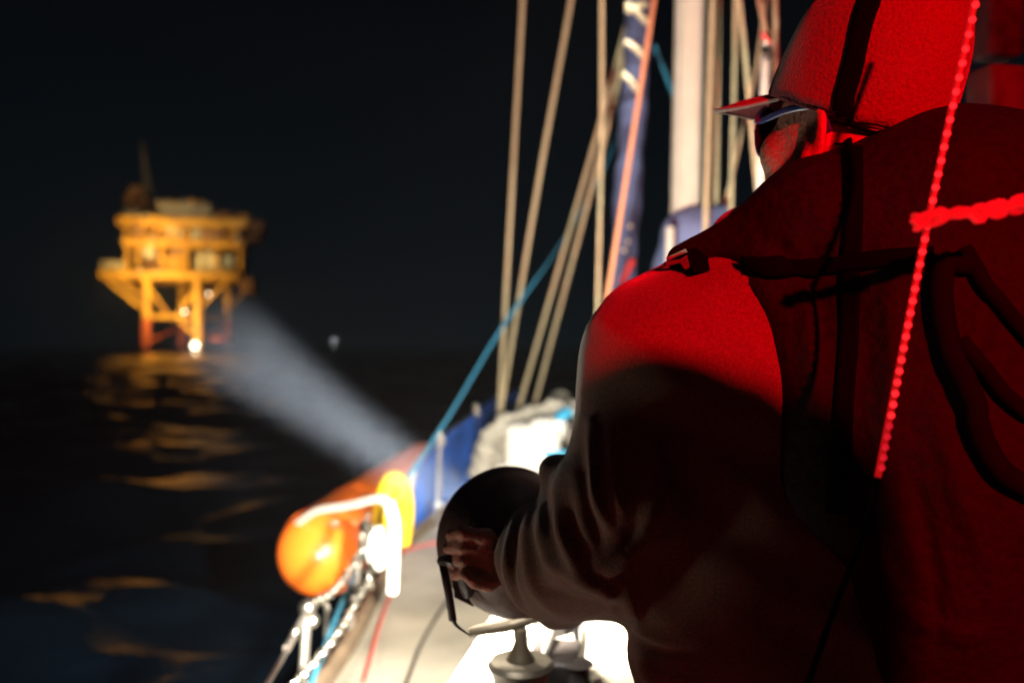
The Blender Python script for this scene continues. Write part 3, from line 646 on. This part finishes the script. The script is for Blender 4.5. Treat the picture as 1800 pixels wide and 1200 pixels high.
# cap
def cap():
    a_c = R(27); f = f0_*math.cos(a_c)+Vector((0, 0, 1))*math.sin(a_c); up = Vector((0, 0, 1))*math.cos(a_c)-f0_*math.sin(a_c)
    ce = hc+up*.020+f*.010
    nth, nph = 72, 26; v = []
    for i in range(nph+1):
        ph = (i/nph)*math.pi/2
        for j in range(nth):
            th = 6.2832*j/nth; seam = 1-.012*math.exp(-((((th/6.2832*6) % 1)-.5)/.04)**2) if i > 3 else 1
            a, b_, c_ = .108*seam, .091*seam, .152*(1-.02*math.cos(th))
            r = math.cos(ph)**.5; z = math.sin(ph)
            low = -.004*math.cos(th)-.008*(1-math.cos(th))*.5
            v.append(ce+f*(a*r*math.cos(th))+l*(b_*r*math.sin(th))+up*(c_*z+low*(1-z)+.0018*math.sin(th*5+ph*7)+.0014*math.sin(th*11-ph*9)))
    q = B(); q.add(v, [(i*nth+j, i*nth+(j+1) % nth, (i+1)*nth+(j+1) % nth, (i+1)*nth+j) for i in range(nph) for j in range(nth)])
    o = q.build('cap', m_cap, per, auto=False); s_ = o.modifiers.new('thickness', 'SOLIDIFY'); s_.thickness = .0025; s_.offset = 1
    # sweat band
    q = B(); q.tube([ce+f*.1045*math.cos(t)+l*.0865*math.sin(t)+up*(-.004*math.cos(t)-.004*(1-math.cos(t))-.001) for t in np.linspace(0, 6.2832, 73)], .0032, 8); q.build('sweatband', m_cap, o)
    for k_ in range(6):
        th = 6.2832*(k_+.5)/6
        q = B(); q.tube([ce+f*.1078*math.cos(ph)**.5*math.cos(th)+l*.0898*math.cos(ph)**.5*math.sin(th)+up*(.152*math.sin(ph)+.002) for ph in np.linspace(.12, 1.55, 16)], .0012, 6); q.build('seam', m_cap, o)
    # brim
    v = []; nu, nv = 36, 12
    for s_ in (0, 1):
        for i in range(nu+1):
            t = -1+2*i/nu; an = t*R(62)
            inn = f*(.103*math.cos(an))+l*(.086*math.sin(an)); ext = .098*math.sqrt(max(0, 1-abs(t)**3.6))
            for j in range(nv+1):
                s = j/nv; p = inn+f*ext*s
                lat = p.dot(l); z = -.004-.45*ext*s*(.75+.25*s)-.3*lat*lat*s - .0035*s_*math.sqrt(max(0, 1-s*s*.9))
                v.append(ce+p+up*z)
    m = nv+1; off = (nu+1)*m; fcs = []
    for i in range(nu):
        for j in range(nv):
            a0 = i*m+j; fcs += [(a0, a0+1, a0+m+1, a0+m), (off+a0, off+a0+m, off+a0+m+1, off+a0+1)]
        fcs.append((i*m+nv, off+i*m+nv, off+(i+1)*m+nv, (i+1)*m+nv))
    q = B(); q.add(v, fcs); q.build('brim', m_cap, o, auto=False)
    q = B(); q.tube([Vector(v[i*m+nv])+Vector((0, 0, -.001)) for i in range(nu+1)], .0030, 8); q.build('brim_rim_light', M('brim_light_edge', (.5, .42, .4), .8), o)  # pale edge stands for white light caught along the brim
    # adjusting strap at the back
    q = B(); q.tube([ce+f*.108*math.cos(t)+l*.090*math.sin(t)+up*-.012 for t in np.linspace(R(115), R(180), 12)], .0042, 8, flat=.5); q.build('dark_back_band', m_black, o)
cap()
# spectacles
gl = B(); fr = B(); tips = []
for s in (1, -1):
    up = u2; cc = hp(.100, .036*s, -.012); rows = []
    ring = []
    for k_ in range(28):
        t = 6.2832*k_/28; a = .030*math.copysign(abs(math.cos(t))**.7, math.cos(t)); b_ = .029*math.copysign(abs(math.sin(t))**.8, math.sin(t))
        wrap = -.16*(a*s)-1.2*(.036+a*s)**2+.003
        if b_ < 0: a *= 1+b_*9
        ring.append(cc+l*(a)+up*(b_)+f*(wrap))
    n = len(ring); cen = sum(ring, Vector())/n
    gl.add([cen+f*.0015]+ring, [(0, 1+i, 1+(i+1) % n) for i in range(n)])
    gl.add([cen-f*.0005]+[p-f*.002 for p in ring], [(0, 1+(i+1) % n, 1+i) for i in range(n)])
    fr.tube(ring+[ring[0]], .0013, 6)
    hi = [p for p in ring if (p-cen).dot(up) > .006]; hi.sort(key=lambda p: p.dot(l)); fr.tube([p+up*.001-f0_*.001 for p in hi], .0048, 8)
    hinge = cc+l*(.03*s)+up*.014+f*-.018; tips.append(hinge)
    fr.tube([max(ring, key=lambda p: p.dot(l)*s)+up*.012, hinge, hp(.03, .082*s, .012), hp(-.012, .083*s, .014), hp(-.034, .082*s, -.012)], .0026, 8, 5, flat=1.6)
fr.tube([hp(.104, .008, -.002), hp(.107, 0, .002), hp(.104, -.008, -.002)], .002, 6, 3)
sp = fr.build('spectacles', m_frame, per); gl.build('lenses', m_glass, sp)
# grey stubble and hair
hb2 = B(); skin_tree = bvh(bpy.data.objects['body'])
rr = random.Random(3)
def hairs(cnt, rng_, ln, thick):
    n = 0
    while n < cnt:
        a, b_, c_ = [rr.uniform(*q) for q in rng_]; p = hp(a, b_, c_); h = skin_tree.find_nearest(p)
        if h[0] is None: continue
        n += 1; nr = h[1]; s = h[0]; d = (nr*.8+Vector((rr.uniform(-.5, .5), rr.uniform(-.5, .5), -.5+rr.uniform(-.5, .4)))).normalized()
        x, y = frame_of(d); L_ = ln*rr.uniform(.5, 1.4)
        k = [s+x*thick, s-x*thick*.5+y*thick*.87, s-x*thick*.5-y*thick*.87, s+d*L_]
        hb2.add(k, [(0, 1, 3), (1, 2, 3), (2, 0, 3)])
hairs(2600, ((.03, .1), (.02, .07), (-.12, -.03)), .006, .00022)
hairs(900, ((.02, .09), (.02, .07), (-.04, .02)), .003, .00016)
hb2.build('beard', m_hair, per, auto=False)
hr = B(); hb2 = hr
hairs(2600, ((-.11, -.03), (-.06, .085), (-.07, -.0)), .012, .00035)
hr.build('hair', M('dark_grey_hair', (.1, .085, .08), .7), per, auto=False)

# ---------------------------------------------------------------- searchlight
vp = P(385, 590, 1)-org; axs = vp.normalized(); lc = P(920, 966, 1.145)
sl_ = empty('searchlight', lc, 'round dark handheld searchlight gripped in the outstretched left hand, beam towards the oil platform', 'searchlight')
q = B(); q.lathe([(-.078, .001), (-.076, .02), (-.068, .045), (-.05, .07), (-.025, .09), (.005, .101), (.035, .105), (.06, .106), (.064, .109), (.075, .109), (.078, .104), (.07, .1), (.03, .09), (-.02, .07), (-.05, .03), (-.055, .001)], lc, axs, 64); q.build('housing', M('lamp_housing', (.12, .07, .06), .5, var=.3, scale=8, bump=.15, bscale=90), sl_)
q = B(); q.lathe([(.066, .099), (.07, .06), (.071, .001)], lc, axs, 40); lens = q.build('lens', m_lens, sl_)
q = B(); q.tube([P(838, 920, 1.13), P(826, 935, 1.075), P(818, 965, 1.06), P(816, 1010, 1.065), P(822, 1040, 1.1)], .0095, 12, 6); q.build('handle', m_dark, sl_)
q = B(); q.tube([P(777, 984, 1.09), P(782, 1010, 1.08), P(790, 1050, 1.08), P(796, 1090, 1.085)], .0055, 10, 5, flat=.35, up=(0, 0, 1) and (0, 1, 0)); q.tube([P(776, 985, 1.09), P(790, 985, 1.06), P(806, 990, 1.06)], .007, 8, 3); q.build('bracket', m_dark, sl_)
q = B(); q.tube([P(796, 1088, 1.085), P(804, 1100, 1.085), P(826, 1116, 1.09)], lambda t: .0035*(1-t*.7), 8, 5); q.build('wrist_cord', m_dark, sl_)
q = plate([(792, 1002), (806, 1025), (832, 1066), (800, 1050)], 1.1, .006); q.build('trigger_guard', m_dark, sl_, smooth=False)
tip = lc+axs*.1
light('searchlight_beam', 'SPOT', tip, 250000, (.88, .94, 1.0), sl_, aim=tip+axs, spot_size=R(8.0), spot_blend=1.0, shadow_soft_size=.05)
light('searchlight_spill', 'SPOT', tip+Vector((0, 0, -.01)), 600, WHITE, sl_, aim=tip+Vector((.0, 1, -.06)), spot_size=R(102), spot_blend=.35, shadow_soft_size=.03)
light('searchlight_halo', 'SPOT', tip, 420, WHITE, sl_, aim=tip+Vector((-.40, .9, -.13)), spot_size=R(44), spot_blend=.9, shadow_soft_size=.03)
light('searchlight_glow', 'POINT', tip+axs*.24, 10, WHITE, sl_, shadow_soft_size=.04)
# ---------------------------------------------------------------- red lamp, LED string, shade ropes, shadow pedestal, added fill lamps
led = empty('led_string', P(1630, 420, .5), 'dotted red light string hanging slanted in front of the vest', 'light string')
A0, A1 = P(1722, -40, .68), P(1543, 838, .68)
q = B(); q.tube([A0, A0.lerp(A1, .5)+Vector((-.0015, 0, 0)), A1], .0027, 10, 8); q.build('tube', m_ledtube, led)
B().tube([A1, P(1520, 930, .70), P(1470, 1060, .70), P(1410, 1230, .70)], .0028, 8, 6).build('lead_wire', m_rope_k, led)
n = 40; p0 = None
cum = [0]
for i in range(n): cum.append(cum[-1]+1.18-.40*i/n)
m_led2 = M('dim_red_led', (.3, .0, .0), .4, emit=(1, .012, .03), es=.7)
for i in range(n):
    t = cum[i]/cum[-1]; c0 = A0.lerp(A1, t)+Vector((-.003*math.sin(t*3.14), -.004, 0)); q = B(); q.ball(c0, .0028, 10)
    q.build('led', m_led if i < n-5 else m_led2, led, auto=False)
tp = B(); tpv = []
q = B()
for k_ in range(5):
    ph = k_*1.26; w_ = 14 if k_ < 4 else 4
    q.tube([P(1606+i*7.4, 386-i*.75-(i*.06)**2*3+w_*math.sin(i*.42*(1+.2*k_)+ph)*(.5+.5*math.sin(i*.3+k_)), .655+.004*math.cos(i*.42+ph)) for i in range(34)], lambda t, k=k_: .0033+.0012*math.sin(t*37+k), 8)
q.build('rope_bundle', m_redstrap, label='frayed cord bundle with painted red glow, tied across the light string', cat='rope bundle')
q.build('lashing_tape', m_redstrap, label='pale tape band with painted red glow across the light string', cat='tape')
light('red_cockpit_lamp', 'SPOT', (.55, -.70, H+.45), 320, RED, aim=P(1380, 480, .95), spot_size=R(80), spot_blend=.3, shadow_soft_size=.020)
pd = empty('shadow_pedestal', (.365, .1, H-1.43), 'unseen grey pedestal with a domed top, added to shade the shoulder', 'pedestal')  # added out of view, dome shaped to cast the shadow on the shoulder
q = B(); q.lathe([(0, .17), (.03, .16), (.06, .135), (1.15, .150), (1.38, .140), (1.51, .120)], (.345, .1, H-1.43), (0, 0, 1), 32); q.build('column', m_gel, pd)
q = B(); q.lathe([(0, .119), (.03, .115), (.06, .098), (.085, .072), (.105, .04), (.116, .016), (.119, .001)], (.345, .1, H+.08+.018), (0, 0, 1), 32); q.build('shadow_dome', m_dark, pd)
light('added_sea_fill', 'POINT', BV(3.9, 0, 9.0), 40, (.5, .72, 1.0), shadow_soft_size=1.0)  # unseen cool fill lamp added to lift the dark sea
light('added_buoy_fill', 'SPOT', (-.58, .95, H-.80), 420, WHITE, aim=P(640, 905, 4.6), spot_size=R(34), spot_blend=.8, shadow_soft_size=.03)  # unseen fill lamp added to brighten the orange buoy
GR = 'shadow bands on the vest shaped as black ropes'  # cast shadow curves on the vest, modelled as black ropes
def shade_rope(pts, r, label): B().tube([onto(x, y, r*.8)[0] if x < 1790 else onto(1788, y, r*.8)[0]+Vector(((x-1788)/F*.75, 0, 0)) for x, y, _ in [(p.x, p.y, 0) for p in catmull([(a, b, 0) for a, b, c in pts], 5)]], r, 10).build('black_rope_and_shade', m_rope_k, label=label, cat='rope', group=GR)
shade_rope([(1700, 470, .7), (1655, 480, .68), (1660, 580, .66), (1700, 680, .66), (1720, 770, .66), (1760, 830, .66), (1830, 870, .66)], .011, 'rope-shaped dark shade curving down past the end of the light string to the right edge')
shade_rope([(1690, 440, .7), (1730, 510, .68), (1780, 570, .67), (1850, 640, .66)], .008, 'rope-shaped dark shade slanting down right below the red tape')
shade_rope([(1690, 600, .68), (1730, 660, .67), (1790, 720, .66), (1850, 750, .66)], .008, 'middle rope-shaped dark shade of the three meeting the right edge')
tree = bvh(bpy.data.objects['body'], vo, bpy.data.objects['cap'])
strap([(1534, 0), (1520, 40), (1502, 120), (1486, 180), (1484, 262)], 17, 'hanging_shade_band', m_black, vo, .006)  # cast shadow across cap and neck, modelled as a black strip
light('added_sleeve_fill', 'POINT', (-.5, .95, H-.85), 5, WHITE, shadow_soft_size=.03)  # unseen fill lamp added to give the sleeve its white rim
light('added_deck_fill', 'SPOT', P(1150, -330, 4.0), 420, (1.0, .93, .8), aim=P(720, 860, 4.9), spot_size=R(52), spot_blend=.7, shadow_soft_size=.04)  # unseen fill lamp added to brighten buoy and blue cloth
# canvas bag behind the head, patches of red light put into its colour, at the right edge
cbg = empty('canvas_bag', P(1745, 210, 1.5), 'creased dark canvas bag with red-lit patches in its colour, beyond the cap at the right edge', 'bag')
q = B(); q.box(P(1752, 168, 1.5), (.085, .07, .10), rz=.2, bev=.012); q.build('bag_body', M('bag_lit_patches', (.09, .04, .045), .9, scale=16, col2=(.02, .008, .012), bump=.6, bscale=14), cbg)
q = B(); q.box(P(1752, 45, 1.52), (.075, .06, .13), rz=.1, bev=.012); q.build('bag_top', M('bag_top_lit_patches', (.035, .012, .02), .95, scale=34, col2=(.004, .003, .006), bump=.6, bscale=18), cbg)

# ---------------------------------------------------------------- oil platform
pf = empty('oil_platform', (-83, 205, 0), 'amber lit offshore oil platform on yellow legs beyond the beam', 'oil platform')
pf.rotation_euler = (0, 0, R(13))
S = 205/F
e1 = Vector((math.cos(R(13)), math.sin(R(13)), 0)); e2 = Vector((-e1.y, e1.x, 0)); pc0 = Vector((-83, 205, 0))
cpx = 900-83/205*F
c13, s13 = math.cos(R(13)), math.sin(R(13))
def Q_(px, py, d=0):   # platform point: d metres deeper than its front face
    t = (px-900)/F; k = (t*(pc0.y-11*c13)-pc0.x-11*s13)/(c13-t*s13)
    f0 = pc0+e1*k-e2*11; q = f0+e2*d; q.z = (600-py)/F*f0.y+H; return q
p_yel = M('yellow_steel', (.7, .42, .04), .6, scale=.45, col2=(.34, .17, .05))
p_red = M('red_antifouling', (.55, .12, .06), .7, var=.5, scale=.8)
p_grey = M('grey_cladding', (.42, .4, .34), .6, var=.5, scale=.5)
p_brn = M('rusty_brown_plant', (.3, .16, .09), .7, var=.6, scale=.7)
p_blue = M('blue_grey_tank_paint', (.3, .36, .4), .5, var=.4, scale=.6)
p_white = M('pale_tank_paint', (.6, .58, .5), .5, var=.3, scale=.6)
def pbox(x0, x1, y0, y1, d0, d1, mat, name):
    a, b = Q_(x0, y1, d0), Q_(x1, y0, d0); m = (a+b)/2+e2*(d1-d0)/2
    return B().box(m, ((a-b).xy.length, d1-d0, abs(a.z-b.z)), rz=R(13), bev=.06).build(name, mat, pf)
def pbar(a, b, r, mat, name='brace', d0=0, d1=None):
    return B().tube([Q_(*a, d0), Q_(*b, d0 if d1 is None else d1)], r, 10).build(name, mat, pf)
for px, d, r in ((256, 1, 1.05), (346, 1, 1.15), (296, 19, 1.0), (384, 19, 1.0)):
    lg = B().tube([Q_(px, 560, d), Q_(px, 486, d)], r, 14).build('leg', p_yel, pf)
    B().tube([Q_(px-(2 if px < 300 else -2), 610, d), Q_(px, 560, d)], r*.96, 14).build('leg_foot', p_red if px != 346 else p_yel, lg)
for a, b, r, d, dd in (((256, 556), (346, 558), .6, 1, 1), ((310, 556), (346, 596), .5, 1, 1), ((256, 500), (296, 556), .4, 1, 1), ((346, 500), (312, 552), .4, 1, 1), ((346, 520), (384, 490), .5, 1, 19), ((296, 556), (384, 556), .5, 19, 19), ((256, 556), (296, 556), .45, 1, 19), ((346, 558), (384, 556), .45, 1, 19),
    ((182, 488), (248, 542), .5, 1, 1), ((205, 488), (248, 522), .4, 1, 1), ((176, 484), (240, 500), .35, 1, 10), ((400, 492), (350, 540), .45, 1, 1), ((420, 500), (384, 540), .4, 19, 19), ((262, 600), (296, 570), .4, 1, 19), ((345, 600), (384, 570), .4, 1, 19)):
    pbar(a, b, r, p_yel if a[1] < 590 else p_red, 'brace', d, dd)
pbox(372, 398, 592, 600, 0, 20, p_red, 'boat_landing')
pbox(172, 418, 480, 487, 0, 22, p_yel, 'lower_deck'); pbox(418, 440, 484, 512, 6, 22, p_brn, 'deck_extension')
for i in range(9): pbox(185+i*26, 190+i*26, 487, 492, 0, 22, p_yel, 'deck_beam')
pbox(214, 426, 424, 430, 1, 21, p_yel, 'middle_deck'); pbox(204, 432, 386, 394, 0, 22, p_yel, 'upper_deck')
for px in (220, 240, 282, 326, 380, 422): pbox(px-2.6, px+2.6, 430, 480, 1, 3, p_yel, 'column')
for px in (218, 250, 285, 326, 370, 415): pbox(px-2.2, px+2.2, 394, 424, 1, 3, p_yel, 'column')
for i in range(6): pbar((220+i*34, 424), (250+i*34, 394), .3, p_yel, 'truss', 1)
for x0, x1, y0, y1, d0, d1, m_, nm in ((174, 214, 458, 480, 1, 14, p_grey, 'railed_store'), (246, 278, 440, 480, 4, 14, p_brn, 'pump_house'), (284, 318, 447, 480, 3, 12, p_yel, 'generator_house'), (338, 358, 436, 480, 4, 10, p_grey, 'separator'), (384, 424, 440, 484, 5, 16, p_brn, 'switch_room'),
        (226, 284, 400, 424, 3, 14, p_brn, 'plant_room'), (290, 318, 396, 424, 2, 12, p_white, 'control_cabin'), (330, 372, 400, 424, 4, 14, p_yel, 'pipe_rack'), (376, 420, 398, 424, 4, 14, p_brn, 'workshop'),
        (274, 368, 356, 386, 2, 16, p_grey, 'accommodation_block'), (300, 332, 351, 356, 3, 12, p_white, 'roof_plant'), (252, 270, 434, 452, 0, 4, p_grey, 'hose_store'), (300, 322, 436, 446, 1, 5, p_brn, 'duct'), (388, 408, 448, 470, 2, 6, p_blue, 'filter_tank'), (232, 250, 398, 412, 0, 3, p_brn, 'cabinet'), (336, 352, 402, 420, 0, 3, p_grey, 'cabinet'), (354, 392, 404, 422, 0, 3, p_brn, 'winch_house'), (246, 268, 376, 386, 0, 4, p_grey, 'mixing_shed'), (212, 240, 368, 386, 2, 14, p_white, 'crane_base'), (240, 270, 360, 386, 6, 16, p_brn, 'mud_house'),
        (376, 402, 370, 388, 2, 14, p_brn, 'stores_rack'), (408, 436, 376, 396, 4, 16, p_grey, 'helideck_support'), (430, 460, 384, 400, 4, 18, p_brn, 'boat_davit'), (424, 452, 400, 418, 6, 16, p_brn, 'lower_davit'), (204, 232, 330, 352, 6, 16, p_brn, 'monkey_board')):
    pbox(x0, x1, y0, y1, d0, d1, m_, nm)
for px, y0, y1 in ((366, 440, 478), (376, 448, 478), (350, 446, 478)):
    B().tube([Q_(px, y1, 2), Q_(px, y0, 2)], .85, 14).build('tank', p_white, pf)
rnd = random.Random(8)
for i in range(95):    # railings, pipes and small plant
    x = rnd.uniform(206, 440); yb = rnd.choice((386, 424, 480, 386)); h_ = rnd.uniform(3, 13)
    if yb == 386 and 270 < x < 370: yb = 356; h_ *= .5
    pbar((x, yb), (x+rnd.uniform(-4, 4), yb-h_), rnd.uniform(.15, .6), rnd.choice((p_brn, p_grey, p_yel)), 'pipe', rnd.uniform(0, 4))
for y0, x0, x1 in ((482, 172, 418), (426, 214, 426), (388, 204, 432)):
    r_ = B()
    for hh in (4, 7.5): r_.tube([Q_(x0, y0-hh, .2), Q_(x1, y0-hh, .2)], .07, 6)
    for i in range(30): x = x0+(x1-x0)*i/29; r_.tube([Q_(x, y0, .2), Q_(x, y0-7.5, .2)], .06, 5)
    r_.build('railing', p_yel, pf)
# derrick / crane at left top and the slender flare boom
dk = B()
for (a, b) in (((208, 386), (222, 322)), ((258, 386), (240, 322)), ((208, 360), (252, 350)), ((214, 345), (246, 335)), ((222, 322), (240, 322)), ((208, 386), (252, 350)), ((258, 386), (212, 350)), ((214, 345), (240, 322))):
    for d in (4, 12): dk.tube([Q_(*a, d), Q_(*b, d)], .28, 6)
for c_ in ((208, 386), (222, 322), (240, 322), (258, 386), (214, 345)): dk.tube([Q_(*c_, 4), Q_(*c_, 12)], .25, 6)
dk.build('derrick', p_brn, pf)
fl = B(); tp_ = (236, 235)
for dx in (-7, 7):
    fl.tube([Q_(250+dx, 352, 8), Q_(*tp_, 8)], .16, 6)
for i in range(10):
    t0, t1 = i/10, (i+1)/10; fl.tube([Q_(250-7*(1-t0)-14*t0, 352-117*t0, 8), Q_(250+7*(1-t1)-14*t1, 352-117*t1, 8)], .1, 5)
fl.build('flare_boom', p_grey, pf)
cr = B(); cr.tube([Q_(425, 372, 8), Q_(375, 366, 8)], .35, 6); cr.tube([Q_(462, 388, 8), Q_(405, 366, 8)], .35, 6); cr.build('crane_jib', p_brn, pf)
AMB = (1.0, .60, .17)
m_lampw = M('lit_lamp', (1, .9, .7), .5, emit=(1, .85, .6), es=9)
for px, py, d, r in ((325, 548, -1, .3), (368, 518, -1, .25), (345, 607, -2, .75)):
    B().ball(Q_(px, py, d), r, 10).build('lamp', m_lampw, pf)
def pl(px, py, d, p, col=AMB, tx=0, ty=0):
    light('platform_floodlight', 'SPOT', Q_(px, py, d), p, col, pf, aim=Q_(px+tx, py+ty, 12), spot_size=R(150), spot_blend=.6, shadow_soft_size=.6)
pl(215, 520, -9, 6000, ty=-20); pl(290, 520, -9, 8000, ty=-15); pl(370, 530, -9, 2500, ty=-15)
pl(325, 560, -7, 4500, ty=-25); pl(285, 455, -7, 5000); pl(230, 440, -6, 1800); pl(400, 455, -7, 900); pl(265, 412, -6, 3600); pl(350, 412, -6, 1200)
pl(320, 376, -8, 1000, (1, .8, .5)); pl(225, 356, -8, 450, (1, .7, .35)); pl(430, 392, -8, 900, (1, .75, .5)); pl(275, 585, -5, 900, ty=-30); pl(345, 590, -5, 1500, (1, .6, .2), ty=-25); pl(300, 530, 8, 2000, ty=-10)
# far ship light on the horizon
fs_ = empty('far_ship', (-107, 480, 0), 'tiny distant vessel showing one white light on the horizon', 'ship')
q = B(); q.box((-107, 480, 1.2), (14, 4, 2.4), bev=.5); q.box((-105, 480, 3.4), (4, 3, 2.2), bev=.2); q.build('hull', p_grey, fs_)
q = B(); q.ball((-107, 477, 3.0), .26, 10); q.build('mast_light', M('ship_lamp', (1, 1, 1), .5, emit=(.8, .9, 1), es=18), fs_)

# ---------------------------------------------------------------- haze
hz = B(); hz.box((0, 0, 29.5), (1080, 1080, 61))
ho_ = hz.build('haze', None, smooth=False, kind='stuff')
mh = bpy.data.materials.new('sea_haze'); mh.use_nodes = True; n_ = mh.node_tree.nodes; n_.remove(n_['Principled BSDF'])
pv = n_.new('ShaderNodeVolumePrincipled'); pv.inputs['Color'].default_value = (.9, .94, 1, 1); pv.inputs['Density'].default_value = .0006
mh.node_tree.links.new(pv.outputs[0], n_['Material Output'].inputs['Volume']); ho_.data.materials.append(mh)
